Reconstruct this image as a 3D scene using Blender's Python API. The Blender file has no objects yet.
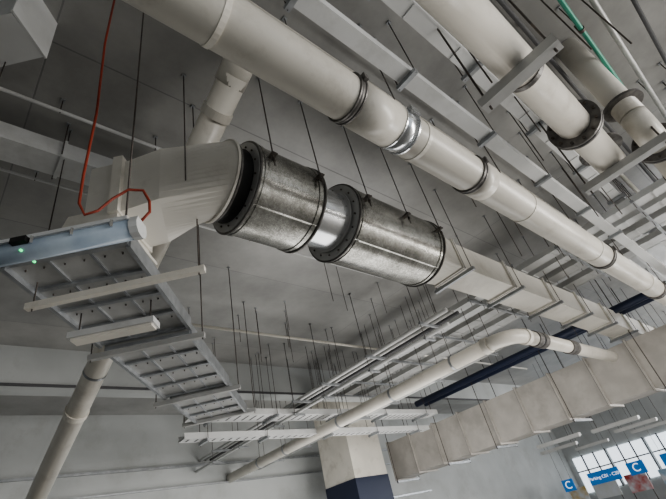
import bpy, bmesh, math, random
from mathutils import Vector, Matrix
random.seed(7)
C0=1.6   # eye height
scene=bpy.context.scene
def V(x,y,h): return Vector((x,y,h+C0))

# ---------------------------------------------------------------- materials
def mat(name, col, rough=.5, metal=0., col2=None, scale=3., detail=4., lo=.35, hi=.65, emis=None, estr=1., spec=.5, dirt=None, dscale=1.2):
    m=bpy.data.materials.new(name); m.use_nodes=True
    nt=m.node_tree; N=nt.nodes; L=nt.links
    b=N['Principled BSDF']; b.inputs['Roughness'].default_value=rough; b.inputs['Metallic'].default_value=metal
    b.inputs['Base Color'].default_value=(*col,1); b.inputs['Specular IOR Level'].default_value=spec
    tc=N.new('ShaderNodeTexCoord')
    out=None
    if col2:
        n=N.new('ShaderNodeTexNoise'); n.inputs['Scale'].default_value=scale; n.inputs['Detail'].default_value=detail
        r=N.new('ShaderNodeMapRange'); r.inputs[1].default_value=lo; r.inputs[2].default_value=hi
        mx=N.new('ShaderNodeMix'); mx.data_type='RGBA'
        mx.inputs[6].default_value=(*col,1); mx.inputs[7].default_value=(*col2,1)
        L.new(tc.outputs['Object'],n.inputs['Vector']); L.new(n.outputs['Fac'],r.inputs[0]); L.new(r.outputs[0],mx.inputs[0])
        out=mx.outputs[2]
    if dirt:
        n=N.new('ShaderNodeTexNoise'); n.inputs['Scale'].default_value=dscale; n.inputs['Detail'].default_value=8
        n.inputs['Roughness'].default_value=.7
        r=N.new('ShaderNodeMapRange'); r.inputs[1].default_value=.52; r.inputs[2].default_value=.8
        mx=N.new('ShaderNodeMix'); mx.data_type='RGBA'
        mx.inputs[7].default_value=(*dirt,1); mx.inputs[6].default_value=(*col,1)
        if out: L.new(out,mx.inputs[6])
        L.new(tc.outputs['Object'],n.inputs['Vector']); L.new(n.outputs['Fac'],r.inputs[0]); L.new(r.outputs[0],mx.inputs[0])
        out=mx.outputs[2]
    if out: L.new(out,b.inputs['Base Color'])
    if emis:
        b.inputs['Emission Color'].default_value=(*emis,1); b.inputs['Emission Strength'].default_value=estr
    return m
cream=mat('cream_paint',(.77,.735,.665),.30,0,(.69,.66,.595),2.5,dirt=(.46,.42,.36),dscale=2.2)
cream2=mat('ivory_duct_paint',(.71,.685,.63),.40,0,(.61,.59,.54),1.5,dirt=(.42,.39,.34),dscale=1.6)
white=mat('white_paint',(.66,.665,.66),.45,0,(.57,.575,.57),2,dirt=(.42,.42,.40))
galv=mat('galvanised_steel',(.44,.455,.47),.38,.6,(.33,.345,.36),9,dirt=(.24,.24,.24))
galvL=mat('galvanised_sheet',(.50,.50,.49),.42,.25,(.42,.42,.41),5,dirt=(.30,.30,.29))
ductm=mat('insulated_duct_sheet',(.56,.53,.49),.5,.05,(.47,.445,.41),3,dirt=(.33,.31,.28))
ductj=mat('duct_joint_tape',(.22,.21,.20),.6)
steeldark=mat('dark_rod_steel',(.07,.064,.06),.55,.4,(.12,.10,.085),20)
black=mat('black_rubber',(.012,.012,.012),.6)
collar=mat('grey_coupling',(.12,.115,.11),.4,.4,(.20,.19,.18),25)
silver=mat('bright_steel_band',(.80,.81,.82),.22,.9,(.66,.68,.70),4)
red=mat('red_cable',(.26,.04,.02),.5)
green=mat('green_pipe_paint',(.04,.28,.19),.4)
navy=mat('navy_paint',(.012,.02,.05),.5)
blue=mat('blue_sign_paint',(.02,.16,.45),.4,emis=(.02,.16,.45),estr=.35)
lampm=mat('lamp_diffuser',(.24,.30,.37),.18,0,(.35,.41,.47),6)
led=mat('green_led',(.1,.9,.3),.4,emis=(.1,1,.35),estr=1.2)
dark=mat('dark_steel',(.10,.10,.105),.6)
floorm=mat('concrete_floor_paint',(.34,.335,.32),.45,0,(.27,.265,.255),1.2,dirt=(.16,.16,.15))
wallm=mat('wall_paint',(.52,.535,.53),.6,0,(.45,.465,.46),1.0,dirt=(.38,.385,.37))

def spangle():
    m=bpy.data.materials.new('weathered_spangle_galvanised'); m.use_nodes=True
    N=m.node_tree.nodes; L=m.node_tree.links; b=N['Principled BSDF']
    b.inputs['Metallic'].default_value=.8; b.inputs['Roughness'].default_value=.27
    tc=N.new('ShaderNodeTexCoord')
    v=N.new('ShaderNodeTexVoronoi'); v.inputs['Scale'].default_value=75
    n=N.new('ShaderNodeTexNoise'); n.inputs['Scale'].default_value=3; n.inputs['Detail'].default_value=9; n.inputs['Roughness'].default_value=.68
    sep=N.new('ShaderNodeSeparateColor')
    ad=N.new('ShaderNodeMath'); ad.operation='MULTIPLY_ADD'; ad.inputs[1].default_value=.16
    r=N.new('ShaderNodeValToRGB'); r.color_ramp.elements[0].position=.34; r.color_ramp.elements[0].color=(.17,.168,.15,1)
    r.color_ramp.elements[1].position=.86; r.color_ramp.elements[1].color=(.66,.66,.63,1)
    e=r.color_ramp.elements.new(.60); e.color=(.38,.375,.35,1)
    L.new(tc.outputs['Object'],v.inputs['Vector']); L.new(tc.outputs['Object'],n.inputs['Vector'])
    L.new(v.outputs['Color'],sep.inputs[0]); L.new(sep.outputs[0],ad.inputs[0]); L.new(n.outputs['Fac'],ad.inputs[2])
    L.new(ad.outputs[0],r.inputs[0]); L.new(r.outputs[0],b.inputs['Base Color'])
    return m
spang=spangle()

def ceilmat():
    m=bpy.data.materials.new('ceiling_panel_paint'); m.use_nodes=True
    N=m.node_tree.nodes; L=m.node_tree.links; b=N['Principled BSDF']
    b.inputs['Roughness'].default_value=.36; b.inputs['Specular IOR Level'].default_value=.75
    tc=N.new('ShaderNodeTexCoord')
    br=N.new('ShaderNodeTexBrick'); br.offset=.0
    br.inputs['Scale'].default_value=1; br.inputs['Mortar Size'].default_value=.008; br.inputs['Mortar Smooth'].default_value=.5
    br.inputs['Brick Width'].default_value=6.0; br.inputs['Row Height'].default_value=2.3
    br.inputs['Color1'].default_value=(.39,.385,.37,1); br.inputs['Color2'].default_value=(.35,.35,.34,1); br.inputs['Mortar'].default_value=(.25,.25,.245,1)
    n=N.new('ShaderNodeTexNoise'); n.inputs['Scale'].default_value=.9; n.inputs['Detail'].default_value=7; n.inputs['Roughness'].default_value=.65
    r=N.new('ShaderNodeMapRange'); r.inputs[1].default_value=.35; r.inputs[2].default_value=.7; r.inputs[3].default_value=.70; r.inputs[4].default_value=1.12
    mx=N.new('ShaderNodeMix'); mx.data_type='RGBA'; mx.blend_type='MULTIPLY'; mx.inputs[0].default_value=1
    L.new(tc.outputs['Object'],br.inputs['Vector']); L.new(tc.outputs['Object'],n.inputs['Vector'])
    L.new(n.outputs['Fac'],r.inputs[0]); L.new(br.outputs['Color'],mx.inputs[6]); L.new(r.outputs[0],mx.inputs[7])
    L.new(mx.outputs[2],b.inputs['Base Color'])
    bp=N.new('ShaderNodeBump'); bp.inputs['Strength'].default_value=.25; bp.inputs['Distance'].default_value=.02
    L.new(br.outputs['Fac'],bp.inputs['Height']); bp.invert=True; L.new(bp.outputs[0],b.inputs['Normal'])
    return m
ceilm=ceilmat()

# ---------------------------------------------------------------- builder
class B:
    def __init__(s,name): s.n=name; s.bm=bmesh.new(); s.m=[]
    def mi(s,m):
        if m not in s.m: s.m.append(m)
        return s.m.index(m)
    def face(s,vs,m,sm=False):
        try: f=s.bm.faces.new(vs)
        except ValueError: return
        f.material_index=s.mi(m); f.smooth=sm
    def frame(s,d,upv=None):
        d=d.normalized(); u=upv or Vector((0,0,1))
        if abs(d.dot(u))>.98: u=Vector((1,0,0))
        a=d.cross(u).normalized(); b=a.cross(d).normalized(); return a,b
    def loft(s,rings,m,caps=True,sm=False,close=True):
        R=[[s.bm.verts.new(p) for p in r] for r in rings]
        for A,Bq in zip(R,R[1:]):
            n=len(A)
            for i in range(n if close else n-1):
                s.face([A[i],A[(i+1)%n],Bq[(i+1)%n],Bq[i]],m,sm)
        if caps: s.face(R[0][::-1],m); s.face(R[-1],m)
    def beam(s,p0,p1,w,h,m,upv=None,off=0):
        a,b=s.frame(p1-p0,upv)
        r=[]
        for p in(p0,p1): r.append([p+a*w/2*x+b*h/2*y for x,y in((-1,-1),(1,-1),(1,1),(-1,1))])
        s.loft(r,m)
    def circ(s,c,a,b,r,n): return [c+a*math.cos(2*math.pi*i/n)*r+b*math.sin(2*math.pi*i/n)*r for i in range(n)]
    def cyl(s,p0,p1,r,m,r1=None,n=24,caps=True):
        a,b=s.frame(p1-p0); s.loft([s.circ(p0,a,b,r,n),s.circ(p1,a,b,r if r1 is None else r1,n)],m,caps,True)
    def tube(s,pts,r,m,n=16,caps=True):
        rings=[];a0=None
        for i,p in enumerate(pts):
            d=(pts[min(i+1,len(pts)-1)]-pts[max(i-1,0)]).normalized()
            if a0 is None: a,b=s.frame(d)
            else:
                a=(a0-d*a0.dot(d)).normalized(); b=a.cross(d)
            a0=a; rings.append(s.circ(p,a,b,r,n))
        s.loft(rings,m,caps,True)
    def ring(s,c,d,ri,ro,t,m,n=40):   # washer / flange
        d=d.normalized(); a,b=s.frame(d)
        p0=c-d*t/2;p1=c+d*t/2
        s.loft([s.circ(p0,a,b,ri,n),s.circ(p0,a,b,ro,n),s.circ(p1,a,b,ro,n),s.circ(p1,a,b,ri,n),s.circ(p0,a,b,ri,n)],m,False,False)
    def bolts(s,c,d,r,k,m,size=.012,t=.03):
        d=d.normalized(); a,b=s.frame(d)
        for i in range(k):
            q=c+a*math.cos(2*math.pi*i/k)*r+b*math.sin(2*math.pi*i/k)*r
            s.cyl(q-d*t/2,q+d*t/2,size,m,n=6)
    def done(s,loc=None):
        me=bpy.data.meshes.new(s.n)
        bmesh.ops.recalc_face_normals(s.bm,faces=s.bm.faces)
        s.bm.to_mesh(me); s.bm.free()
        for m in s.m: me.materials.append(m)
        o=bpy.data.objects.new(s.n,me); scene.collection.objects.link(o); return o
X=Vector((1,0,0));Y=Vector((0,1,0));Z=Vector((0,0,1))
HC=3.6
def rod(b,x,y,h0,h1=HC,r=.0052,m=steeldark,anchor=True):
    b.cyl(V(x,y,h0),V(x,y,h1),r,m,n=6)
    if anchor and h1>=HC-.01:
        b.beam(V(x,y,HC-.012),V(x,y,HC),.035,.035,galv)
def bend(p,d0,d1,R,n=8):
    c=p+d1*R
    return [c-d1*R*math.cos(t)+d0*R*math.sin(t) for t in [math.pi/2*i/n for i in range(n+1)]]

# ---------------------------------------------------------------- room shell
def slab(name,x0,x1,y0,y1,z0,z1,m):
    b=B(name)
    v=[Vector((x,y,z)) for z in(z0,z1) for x,y in((x0,y0),(x1,y0),(x1,y1),(x0,y1))]
    b.loft([v[:4],v[4:]],m); return b.done()
slab('floor',-6,26,-7,11.2,-.2,0,floorm)
slab('ceiling',-6,26,-7,11.2,HC+C0,HC+C0+.2,ceilm)
slab('wall_left',-6,26,11,11.2,0,HC+C0,wallm)
slab('wall_back',-6.2,-6,-7,11.2,0,HC+C0,wallm)
slab('wall_far',26,26.2,-7,11.2,0,HC+C0,wallm)
b=B('concrete_beam')
b.beam(V(-6,7.9,3.28),V(20,7.9,3.28),.4,.64,wallm)
b.beam(V(-6,7.68,2.97),V(20,7.68,2.97),.03,.04,dark)
b.done()
b=B('trim_wall_rail')
for h,w in((2.35,.05),(1.9,.03),(.9,.05),(.4,.05)):
    b.beam(V(-6,10.96,h),V(14,10.96,h),.06,w,galv)
b.done()
b=B('concrete_column')
v=lambda s,z:[Vector((9.1+x*s,9.5+y*s,z)) for x,y in((-1,-1),(1,-1),(1,1),(-1,1))]
b.loft([v(.62,0),v(.62,2.9)],navy)
b.loft([v(.61,2.9),v(.61,HC+C0)],cream)
b.done()

# ---------------------------------------------------------------- main duct run with fan silencers
AH=2.54; AY=2.16
def rrect(x,w,h,n=32,cy=AY,ch=AH):
    pts=[]
    for i in range(n):
        t=2*math.pi*i/n; c,s_=math.cos(t),math.sin(t)
        k=1/max(abs(c),abs(s_)); pts.append(V(x,cy+c*k*w/2,ch+s_*k*h/2))
    return pts
def rrectd(cx,cy,ch,w,h,ang,n=48):
    ax=Vector((math.sin(ang),math.cos(ang),0)); pts=[]
    for i in range(n):
        t=2*math.pi*i/n; c,s_=math.cos(t),math.sin(t)
        k=1/max(abs(c),abs(s_)); pts.append(V(cx,cy,ch)+ax*c*k*w/2+Z*s_*k*h/2)
    return pts
def rcirc(x,r,n=32): return [V(x,AY+math.cos(2*math.pi*i/n)*r,AH+math.sin(2*math.pi*i/n)*r) for i in range(n)]
b=B('inline_duct_fan_with_silencers')
def silencer(x0,x1,r):
    b.loft([rcirc(x0,r,64),rcirc(x1,r,64)],spang,False,True)
    for x,s in((x0,1),(x1,-1)):
        b.ring(V(x,AY,AH),X,.27,r-.004,.012,galvL,64)
        b.ring(V(x+s*.010,AY,AH),X,r-.01,r+.014,.014,collar,64)
        b.ring(V(x+s*.06,AY,AH),X,r-.002,r+.008,.03,spang,64)
        b.bolts(V(x-s*.004,AY,AH),X,r-.05,16,steeldark,.009,.025)
    b.beam(V(x0+.02,AY-r*.5,AH-r*.868),V(x1-.02,AY-r*.5,AH-r*.868),.02,.008,spang)
silencer(1.42,2.08,.39)
silencer(2.48,3.80,.385)
b.loft([rcirc(1.29,.30,48),rcirc(1.33,.32,48),rcirc(1.36,.30,48),rcirc(1.39,.32,48),rcirc(1.43,.30,48)],black,False,True)
b.ring(V(1.30,AY,AH),X,.27,.340,.014,collar,48)
b.loft([rcirc(2.08,.285,48),rcirc(2.48,.285,48)],silver,False,True)
for x in(2.11,2.45): b.ring(V(x,AY,AH),X,.28,.305,.014,galvL,48)
for x in(1.52,2.0,2.58,3.15,3.70):
    for s in(-1,1):
        rod(b,x,AY+s*.43,AH-.1,r=.006)
        b.beam(V(x,AY+s*.36,AH+.02),V(x,AY+s*.46,AH+.02),.05,.012,steeldark)
        b.cyl(V(x,AY+s*.43,AH-.05),V(x,AY+s*.43,AH-.02),.014,steeldark,n=6)
b.done()

b=B('rectangular_air_duct')
b.loft([rrectd(.78,2.58,2.42,.46,.50,math.radians(35)),rrectd(.95,2.42,2.46,.50,.52,math.radians(30)),rcirc(1.26,.335,48)],cream2,True,False)
b.ring(V(1.27,AY,AH),X,.30,.352,.02,cream2,48)
b.beam(V(.78,2.58,2.42)+Vector((.02,-.02,0)),V(.75,2.61,2.42),.54,.55,cream)
b.loft([rrectd(.62,2.74,2.42,.46,.48,math.radians(45)),rrectd(.80,2.56,2.42,.46,.50,math.radians(38))],cream2,True,False)
ax=Vector((.707,-.707,0)); bx=Vector((.707,.707,0))
def sq(h,a_,b_): c=V(.66,2.70,h); return [c+ax*x*a_+bx*y*b_ for x,y in((-1,-1),(1,-1),(1,1),(-1,1))]
b.loft([sq(2.22,.17,.23),sq(2.05,.20,.26)],cream2)
b.loft([sq(2.06,.23,.29),sq(2.03,.23,.29)],cream2)
b.ring(V(3.83,AY,AH),X,.25,.34,.03,cream2,48)
b.loft([rcirc(3.82,.32,48),rrect(4.3,.42,.40,48)],cream2,True,False)
b.beam(V(4.3,AY,AH),V(22,AY,AH),.40,.38,cream2)
x=4.3
while x<21:
    b.beam(V(x,AY,AH),V(x+.05,AY,AH),.46,.44,cream2)
    b.beam(V(x+.02,AY,AH),V(x+.03,AY,AH),.467,.447,ductj)
    rod(b,x+.1,AY-.27,AH-.26); rod(b,x+.1,AY+.27,AH-.26)
    b.beam(V(x+.1,AY-.3,AH-.235),V(x+.1,AY+.3,AH-.235),.04,.04,galv)
    x+=1.25
rod(b,.95,2.05,2.3);rod(b,1.0,2.8,2.3)
b.done()
b=B('white_ceiling_trunking')
b.beam(V(-5.9,3.2,3.30),V(1.3,3.2,3.30),.26,.18,white)
for x in(-2,-.8,.3,1.2): b.beam(V(x,3.2,3.30),V(x+.03,3.2,3.30),.29,.21,white); rod(b,x,3.03,3.2); rod(b,x,3.37,3.2)
b.done()

# ---------------------------------------------------------------- upper large pipe
def pipe_clamp(b,x,y,h,r,m=steeldark,rods=True):
    b.ring(V(x,y,h),X,r-.002,r+.008,.035,m,32)
    b.beam(V(x,y,h+r),V(x,y,h+r+.06),.05,.03,m)
    if rods: rod(b,x,y,h+r+.02)
PY,PH,PR=.84,2.08,.138
b=B('large_drain_pipe')
b.cyl(V(-5.9,PY,PH),V(14,PY,PH),PR,cream,n=40)
def coup(x,w,m,e=.010):
    b.cyl(V(x-w/2,PY,PH),V(x+w/2,PY,PH),PR+e,m,n=40)
    for s in(-1,1): b.ring(V(x+s*w/2,PY,PH),X,PR-.005,PR+e+.004,.010,m,40)
    b.beam(V(x,PY-PR-.02,PH-.02),V(x,PY-PR-.02,PH+.03),.03,w*.7,m)
coup(-.5,.1,collar);coup(1.38,.04,collar);coup(1.82,.12,silver,.007);coup(2.66,.035,collar);coup(5.45,.06,collar);coup(7.6,.1,collar)
b.cyl(V(1.40,PY,PH),V(1.76,PY,PH),PR+.006,cream,n=40)
b.cyl(V(2.68,PY,PH),V(2.86,PY,PH),PR+.008,cream,n=40)
for x in(.55,2.0,3.5,5.1,7.0,9):
    rod(b,x,PY,PH+PR-.01)
    b.ring(V(x,PY,PH),X,PR-.002,PR+.005,.03,cream,32)
b.done()

b=B('white_cable_trunking')
b.beam(V(-5.9,.76,2.92),V(14,.76,2.92),.13,.10,white)
for x in(1.1,2.2,3.4,4.6,5.8,7):
    b.beam(V(x,.66,2.85),V(x,.86,2.85),.04,.04,galv); rod(b,x,.67,2.83); rod(b,x,.85,2.83)
b.done()
def ladder(b,p0,p1,w,h,m,step=.3,bottom=True):
    d=(p1-p0).normalized(); a=d.cross(Z).normalized()
    for s in(-1,1): b.beam(p0+a*w/2*s,p1+a*w/2*s,.015,h,m)
    if bottom: b.beam(p0-Z*h*.4,p1-Z*h*.4,w,.01,m)
    L=(p1-p0).length; t=.05
    while t<L: b.beam(p0+d*t-a*w/2-Z*h*.5,p0+d*t+a*w/2-Z*h*.5,.025,.015,m); t+=step
b=B('cable_tray')
ladder(b,V(-5.9,.42,3.1),V(14,.42,3.1),.12,.07,white,.6)
for x in(1.6,2.8,4,5.2,6.4,8):
    b.beam(V(x,.30,3.04),V(x,.54,3.04),.04,.04,galv); rod(b,x,.32,3.02); rod(b,x,.52,3.02)
b.done()

# ---------------------------------------------------------------- flanged pipes top right
b=B('flanged_water_pipe')
FY,FH,FR=.13,2.28,.125
b.cyl(V(-5.9,FY,FH),V(4.03,FY,FH),FR,cream,n=36)
for x in(3.26,3.295): b.ring(V(x,FY,FH),X,FR-.01,FR+.075,.022,collar,36)
b.bolts(V(3.277,FY,FH),X,FR+.045,12,steeldark,.012,.09)
for x in(.9,2.42): b.ring(V(x,FY,FH),X,FR-.01,FR+.010,.04,collar,36)
pts=bend(V(4.03,FY,FH),X,Z,.2); b.tube(pts,FR,cream,28); b.cyl(pts[-1],V(pts[-1].x,FY,HC),FR,cream,n=28)
b.ring(pts[-1]+Z*.05,Z,FR,FR+.07,.03,collar,36)
for x,ya in((2.25,-.12),(3.98,-.30)):
    b.beam(V(x,ya,FH-FR-.035),V(x,.42,FH-FR-.035),.09,.07,galvL)
    for y in(ya+.04,.38): rod(b,x,y,FH-FR-.1,r=.008)
b.done()
b=B('flanged_water_pipe')
FY=-.22; pts=bend(V(4.0,FY,FH+.2),-Z,X,.2)
b.cyl(V(4.0,FY,HC),V(4.0,FY,FH+.2),.11,cream,n=28); b.tube(pts,.11,cream,28)
b.cyl(pts[-1],V(14,FY,FH),.11,cream,n=32)
for x in(4.25,4.29,6.2): b.ring(V(x,FY,FH),X,.10,.18,.022,collar,36)
b.bolts(V(4.27,FY,FH),X,.15,10,steeldark,.011,.08)
b.ring(V(4,FY,FH+.35),Z,.10,.17,.025,collar,36)
for x in(5,7,9): pipe_clamp(b,x,FY,FH,.11)
b.done()
b=B('green_pipe')
b.cyl(V(-5.9,-.36,3.2),V(14,-.36,3.2),.020,green,n=12)
for x in(1,2.5,3.5,5,6.5,8): pipe_clamp(b,x,-.36,3.2,.020,steeldark)
b.done()
b=B('conduit_run')
for y,h,r,m in((.20,3.3,.03,cream),(-.05,3.35,.02,dark),(-.55,3.3,.025,galvL),(-.8,3.35,.02,dark),(-1.1,3.2,.03,galvL),(-1.5,3.3,.03,galvL),(1.15,3.42,.025,cream),(1.3,3.45,.018,dark)):
    b.cyl(V(-5.9,y,h),V(14,y,h),r,m,n=10)
    for x in range(-1,13,2): rod(b,x+.3+y*.1,y,h)
b.done()

# ---------------------------------------------------------------- sloped waste pipe
b=B('sloped_waste_pipe')
p0=V(1.21,1.66,3.3);p1=V(1.275,7.4,1.34)
b.cyl(V(1.21,1.66,3.3),p1,.12,cream,n=32)
b.tube([V(1.21,1.75,3.28),V(1.21,1.62,3.33),V(1.21,1.54,3.42),V(1.21,1.52,3.6)],.13,cream,28)
d=(p1-p0).normalized()
for t in(.35,3.0,4.3): b.ring(p0+d*t,d,.115,.133,.08,cream,32)
b.cyl(p1-d*.02,p1-Z*.3+Y*.02,.12,cream,n=28); b.cyl(p1-Z*.25,V(1.275,7.42,-1.6),.12,cream,n=28)
for t in(1.5,3.6):
    q=p0+d*t; b.ring(q,d,.118,.126,.03,galv,32); rod(b,q.x,q.y,q.z-C0+.1)
b.done()

# ---------------------------------------------------------------- panelled diagonal trunking at left
u=Vector((.66,.75,0)).normalized(); n_=Vector((.75,-.66,0)).normalized()
def D(s,l,h): p=u*s+n_*(-1.45+l); return Vector((p.x,p.y,h+C0))
b=B('panelled_cable_trunking')
TH=1.98
def panelseg(s0,s1,w,off,h,step=.42):
    b.beam(D(s0,off,h),D(s1,off,h),w,.10,galvL)
    for sd in(-1,1):
        b.beam(D(s0,off+sd*w/2,h-.03),D(s1,off+sd*w/2,h-.03),.03,.13,galv)
    for sd in(-.17,.17):
        b.beam(D(s0,off+sd*w,h-.055),D(s1,off+sd*w,h-.055),.02,.02,galv)
    s=s0
    while s<=s1+.01:
        b.beam(D(s,off-w/2,h-.06),D(s,off+w/2,h-.06),.035,.03,galv)
        for l in(-.4,-.25,-.08,.08,.25,.4): b.cyl(D(s+.1,off+l*w,h-.062),D(s+.1,off+l*w,h-.05),.006,steeldark,n=6)
        s+=step
panelseg(2.28,3.62,.80,-.01,TH,.33)
panelseg(3.66,5.2,.76,0,TH-.04,.38)
panelseg(5.24,6.35,.70,.02,TH-.08,.37)
for s in(3.64,5.22,6.3):
    b.beam(D(s,-.52,TH-.16),D(s,.52,TH-.16),.05,.05,galvL)
    for l in(-.5,.5):
        p=D(s,l,TH); rod(b,p.x,p.y,TH-.20,r=.006)
b.done()
b=B('support_channel')
b.beam(V(.30,3.12,1.74),V(1.18,2.27,1.74),.045,.045,cream)
for x,y in((.33,3.09),(1.15,2.30)): rod(b,x,y,1.7)
b.done()
b=B('batten_light_fixture')
b.beam(D(3.05,-.35,1.72),D(3.05,.3,1.72),.14,.05,white)
b.beam(D(3.05,-.33,1.69),D(3.05,.28,1.69),.10,.03,cream)
for l in(-.3,.25):
    p=D(3.05,l,1.7); b.cyl(p,Vector((p.x,p.y,C0+TH-.05)),.006,steeldark,n=6)
b.done()

# ---------------------------------------------------------------- emergency LED batten
b=B('fluorescent_batten_light')
a=V(.53,1.62,1.40);c=V(-.35,2.45,1.40);d=(c-a).normalized();s_=d.cross(Z).normalized()
prof=[(-.052,0),(-.047,-.025),(-.028,-.044),(0,-.049),(.028,-.044),(.047,-.025),(.052,0)]
b.loft([[p+s_*x+Z*z for x,z in prof+[(.040,.03),(-.040,.03)]] for p in(a+d*.03,c-d*.03)],lampm,True,True)
for e0,e1 in((a,a+d*.04),(c,c-d*.04)):
    b.loft([[p+s_*x*1.08+Z*z*1.08 for x,z in prof+[(.040,.035),(-.040,.035)]] for p in(e0,e1)],white,True,False)
b.beam(a+d*.05+Z*.04,c-d*.05+Z*.04,.10,.02,white)
for t in(.12,.3,.48,.66,.84,1.02):
    for k in(-1,1): b.beam(a+d*t+s_*.052*k-Z*.01,a+d*t+s_*.052*k+Z*.03,.02,.012,silver)
q=a+d*.49
b.beam(q-s_*.062+Z*.01,q-s_*.062+d*.07+Z*.01,.03,.03,black)
for k in(-1,1): b.cyl(q+d*.03+s_*.042*k-Z*.034,q+d*.03+s_*.052*k-Z*.034,.006,led,n=12)
rod(b,.47,1.665,1.43,r=.005); rod(b,-.2,2.3,1.43,r=.005)
b.done()
b=B('red_power_cable')
b.tube([V(.28,1.72,3.6),V(.265,1.70,2.9),V(.285,1.71,2.2),V(.275,1.72,1.72),V(.28,1.74,1.55),V(.31,1.74,1.49),V(.36,1.72,1.52),V(.41,1.70,1.60),V(.47,1.66,1.655),V(.53,1.63,1.65),V(.56,1.62,1.58),V(.56,1.61,1.50),V(.52,1.63,1.43)],.007,red,8)
b.done()
b=B('junction_box')
b.beam(V(-.42,2.35,3.36),V(-.12,2.03,3.36),.30,.48,white); b.beam(V(-.12,2.03,3.36),V(-.11,2.02,3.36),.33,.48,white); b.done()
b=B('electrical_conduit')
b.cyl(V(-5.9,2.8,3.45),V(5.2,2.8,3.45),.016,white,n=10)
b.cyl(V(-5.9,3.75,3.5),V(5.2,3.75,3.5),.014,white,n=10)
for x in(-1,.2,1.4,2.6,3.8,5): rod(b,x,2.8,3.43); rod(b,x,3.75,3.48)
b.cyl(V(2.5,5.8,3.3),V(14,5.8,3.3),.025,cream,n=10)
for x in(2.7,3.6,4.6,5.6,6.6,8,9.5): rod(b,x,5.8,3.1)
b.done()

# ---------------------------------------------------------------- lower pipe with elbow
b=B('elbowed_drain_pipe')
LH=1.98;R=.11
st=V(6.12,10.95,LH); c1=V(6.12,2.9,LH)
pts=bend(c1,-Y,X,.38,10)
b.cyl(st,c1,R,cream,n=28); b.tube(pts,R,cream,28); b.cyl(pts[-1],V(10.4,2.52,LH),R,cream,n=28)
b.ring(c1+Y*.05,Y,R,R+.015,.1,cream,28); b.ring(pts[-1]+X*.05,X,R,R+.015,.1,cream,28)
for x in(6.9,7.1,8.2,8.35): b.ring(V(x,2.52,LH),X,R-.002,R+.018,.14,collar,28)
b.cyl(V(6.9,2.52,LH),V(7.1,2.52,LH),R+.006,silver,n=28)
for y in(3.6,5,6.5,8.4,9.5):
    b.ring(V(6.12,y,LH),Y,R-.002,R+.01,.04,galv,28); rod(b,6.12,y,LH+R)
for x in(7.6,9,10.2): rod(b,x,2.52,LH+R)
b.done()

b=B('cable_tray_bundle')
for x,h,w in((6.55,2.93,.22),(6.95,2.93,.20),(7.5,2.95,.30),(8.2,2.95,.34)):
    ladder(b,V(x,-5,h),V(x,7.6,h),w,.09,white if x<7.2 else galvL,.5,True)
for y in[-1,0.3,1.4,3.0,4.2,5.4,6.6,7.4]:
    b.beam(V(6.3,y,2.85),V(8.5,y,2.85),.04,.04,galv)
    for x in(6.34,6.75,7.2,7.85,8.46): rod(b,x,y,2.75)
b.done()
b=B('steel_conduit_bundle')
for i,(x,h,r,m) in enumerate(((5.3,2.45,.035,white),(5.45,2.45,.03,galvL),(5.6,2.45,.03,dark),(5.2,2.2,.03,white),(6.6,2.15,.05,white),(7.0,2.15,.05,galvL))):
    b.cyl(V(x,2.9 if i<4 else 3.0,h),V(x,10.95,h),r,m,n=12)
for y in(3.3,4.5,5.7,6.6,7.3,8.7,9.9):
    b.beam(V(5.1,y,2.40),V(5.7,y,2.40),.04,.04,galv); rod(b,5.12,y,2.36); rod(b,5.68,y,2.36)
    b.beam(V(5.1,y,2.155),V(5.35,y,2.155),.04,.03,galv); rod(b,5.12,y,2.12)
    b.beam(V(6.5,y,2.08),V(7.1,y,2.08),.04,.04,galv); rod(b,6.52,y,2.05); rod(b,7.08,y,2.05)
b.done()
b=B('perforated_cable_tray')
for y,h,w in((6.95,2.22,.42),(7.25,1.95,.22)):
    b.beam(V(3.2,y,h),V(9.8,y,h),w,.015,white)
    for s in(-1,1): b.beam(V(3.2,y+s*w/2,h+.04),V(9.8,y+s*w/2,h+.04),.015,.10,white)
    x=3.3
    while x<9.7:
        b.beam(V(x,y-w*.30,h-.009),V(x,y+w*.30,h-.009),.03,.004,dark); x+=.16
    for x in(3.6,4.8,6.4,7.8,9.3):
        b.beam(V(x,y-w/2-.06,h-.04),V(x,y+w/2+.06,h-.04),.04,.04,galv)
        for s in(-1,1): rod(b,x,y+s*(w/2+.04),h-.08)
b.done()
b=B('navy_sprinkler_main')
b.cyl(V(10.2,-5,2.75),V(10.2,7.6,2.75),.08,navy,n=20)
b.cyl(V(10.6,-5,2.75),V(10.6,7.6,2.75),.06,navy,n=20)
for y in(-1,1.3,3,5,7): rod(b,10.2,y,2.8); rod(b,10.6,y,2.8)
b.done()

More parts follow.
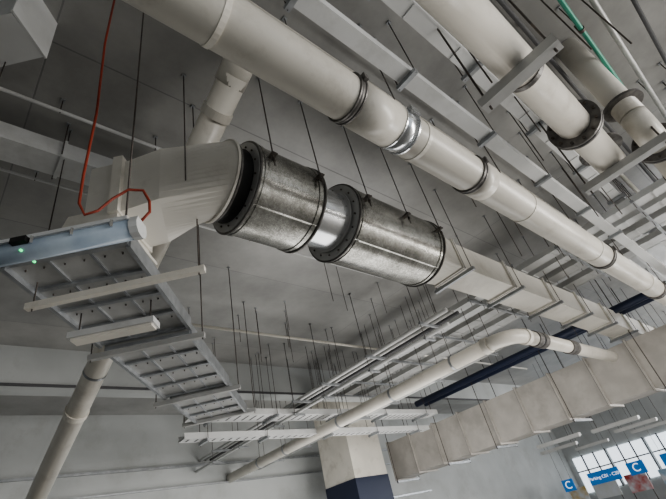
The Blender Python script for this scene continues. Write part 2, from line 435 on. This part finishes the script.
# ---------------------------------------------------------------- big duct right
b=B('large_supply_duct')
b.beam(V(11.0,-5,1.69),V(11.0,9.4,1.69),.8,1.0,ductm)
y=-5
while y<=9.45:
    b.beam(V(11.0,y-.015,1.69),V(11.0,y+.015,1.69),.88,1.08,ductm)
    b.beam(V(11.0,y+.016,1.69),V(11.0,y+.028,1.69),.86,1.06,ductj)
    y+=.9
for y in(-2,0,2,3.9,5.9,7.4,9.3):
    b.beam(V(10.5,y,1.12),V(11.5,y,1.12),.05,.05,galv); rod(b,10.5,y,1.08,r=.01); rod(b,11.5,y,1.08,r=.01)
b.done()
for k,(x,y) in enumerate(((12.6,5.3),(13.2,4.0),(15,6.4),(15.5,4.2),(18,6.5),(18,4.5))):
    b=B('linear_ceiling_lamp')
    b.beam(V(x,y-.6,1.02),V(x,y+.6,1.02),.16,.07,white)
    b.beam(V(x,y-.58,.975),V(x,y+.58,.975),.12,.02,white)
    rod(b,x,y-.45,1.05);rod(b,x,y+.45,1.05); b.done()

b=B('threaded_hanger_rods')
for i in range(20):
    x=random.uniform(3.4,9.5);y=random.uniform(3.4,7.5)
    rod(b,x,y,random.uniform(2.6,3.2),r=.0045)
for i in range(22):
    x=random.uniform(2.2,7.5);y=random.uniform(-.9,1.7)
    rod(b,x,y,random.uniform(2.2,2.8),r=.006)
b.done()

# ---------------------------------------------------------------- far hall
bright=mat('daylit_glazing',(.8,.85,.9),.2,emis=(.85,.93,1),estr=1.3)
b=B('window_1')
for i in range(8):
    y=-4+i*1.85
    b.beam(V(25.93,y,.3),V(25.93,y+1.7,.3),.04,1.6,bright)
    for yy in(y-.05,y+.55,y+1.15): b.beam(V(25.88,yy-.025,.3),V(25.88,yy+.025,.3),.08,1.7,dark)
    b.beam(V(25.88,y,.45),V(25.88,y+1.7,.45),.06,.05,dark)
b.done()
whiteE=mat('white_lettering',(.85,.87,.9),.5,emis=(.9,.95,1),estr=.7)
def text(parent,s,loc,size):
    cu=bpy.data.curves.new('lettering','FONT'); cu.body=s; cu.size=size; cu.extrude=.005; cu.align_x='CENTER'; cu.align_y='CENTER'
    o=bpy.data.objects.new('lettering',cu); scene.collection.objects.link(o)
    o.location=loc; o.rotation_euler=(math.radians(90),0,math.radians(-90)); cu.materials.append(whiteE); o.parent=parent
for y,t,w in((6.75,'C',.65),(8.1,'Parking C01 - C20',1.3),(9.7,'C',.5),(5.3,'Exit',.9)):
    b=B('parking_zone_sign'); b.beam(V(22,y-w/2,.02),V(22,y+w/2,.02),.06,.46,blue)
    rod(b,22,y-w*.4,.25);rod(b,22,y+w*.4,.25)
    o=b.done(); text(o,t,V(21.95,y,.02),.42 if len(t)==1 else .17)
for y,h,w,hh,c in((7.6,-.5,.9,.7,(.6,.08,.06)),(9,-.5,1.1,.6,(.75,.75,.7)),(6.2,-.6,.9,.7,(.1,.35,.5)),(10.3,-.45,.8,.6,(.7,.5,.15)),(4.8,-.5,1.2,.7,(.5,.1,.3))):
    b=B('advertising_banner'); m=mat('banner_print',c,.5,col2=(.8,.8,.8),scale=2.5)
    b.beam(V(24,y-w/2,h),V(24,y+w/2,h),.04,hh,m)
    for s in(-1,1): b.cyl(V(24,y+s*w*.45,-1.6),V(24,y+s*w*.45,h),.02,steeldark,n=8)
    b.done()

# ---------------------------------------------------------------- lights / world
w=bpy.data.worlds.new('overcast'); scene.world=w; w.use_nodes=True
w.node_tree.nodes['Background'].inputs[0].default_value=(.90,.95,1,1); w.node_tree.nodes['Background'].inputs[1].default_value=.75
def area(name,loc,target,sx,sy,e,col):
    l=bpy.data.lights.new(name,'AREA'); l.shape='RECTANGLE'; l.size=sx; l.size_y=sy; l.energy=e; l.color=col
    o=bpy.data.objects.new(name,l); scene.collection.objects.link(o); o.location=loc
    o.rotation_euler=(Vector(target)-Vector(loc)).to_track_quat('-Z','Y').to_euler()
area('daylight_far_opening',(25.8,0,1.7),(8,2,3.0),7,2.0,1300,(.97,.98,1))
area('side_fill',(10,-6.5,1.8),(6,4,4.6),12,2.6,1000,(1,.96,.91))  # added fill lamp out of view on the open side, tilted up at ceiling
area('floor_upfill',(7,6,.3),(6.5,6,5),7,5,250,(1,.985,.96))  # added unseen fill just above the floor, brightens ceiling; no entrance here

# ---------------------------------------------------------------- camera
cam=bpy.data.cameras.new('camera');co=bpy.data.objects.new('camera',cam);scene.collection.objects.link(co)
back=-Vector((.615,.5541,.5614)).normalized(); rt=Vector((.7525,-.6245,-.2087)); rt=(rt-back*rt.dot(back)).normalized(); upc=back.cross(rt)
M=Matrix.Identity(4)
for i in range(3): M[i][0]=rt[i];M[i][1]=upc[i];M[i][2]=back[i]
M[2][3]=C0; co.matrix_world=M
cam.sensor_width=36; cam.lens=36*425/666; cam.clip_start=.05
scene.camera=co
scene.view_settings.view_transform='AgX'
scene.view_settings.look='AgX - Medium High Contrast'
scene.view_settings.exposure=0
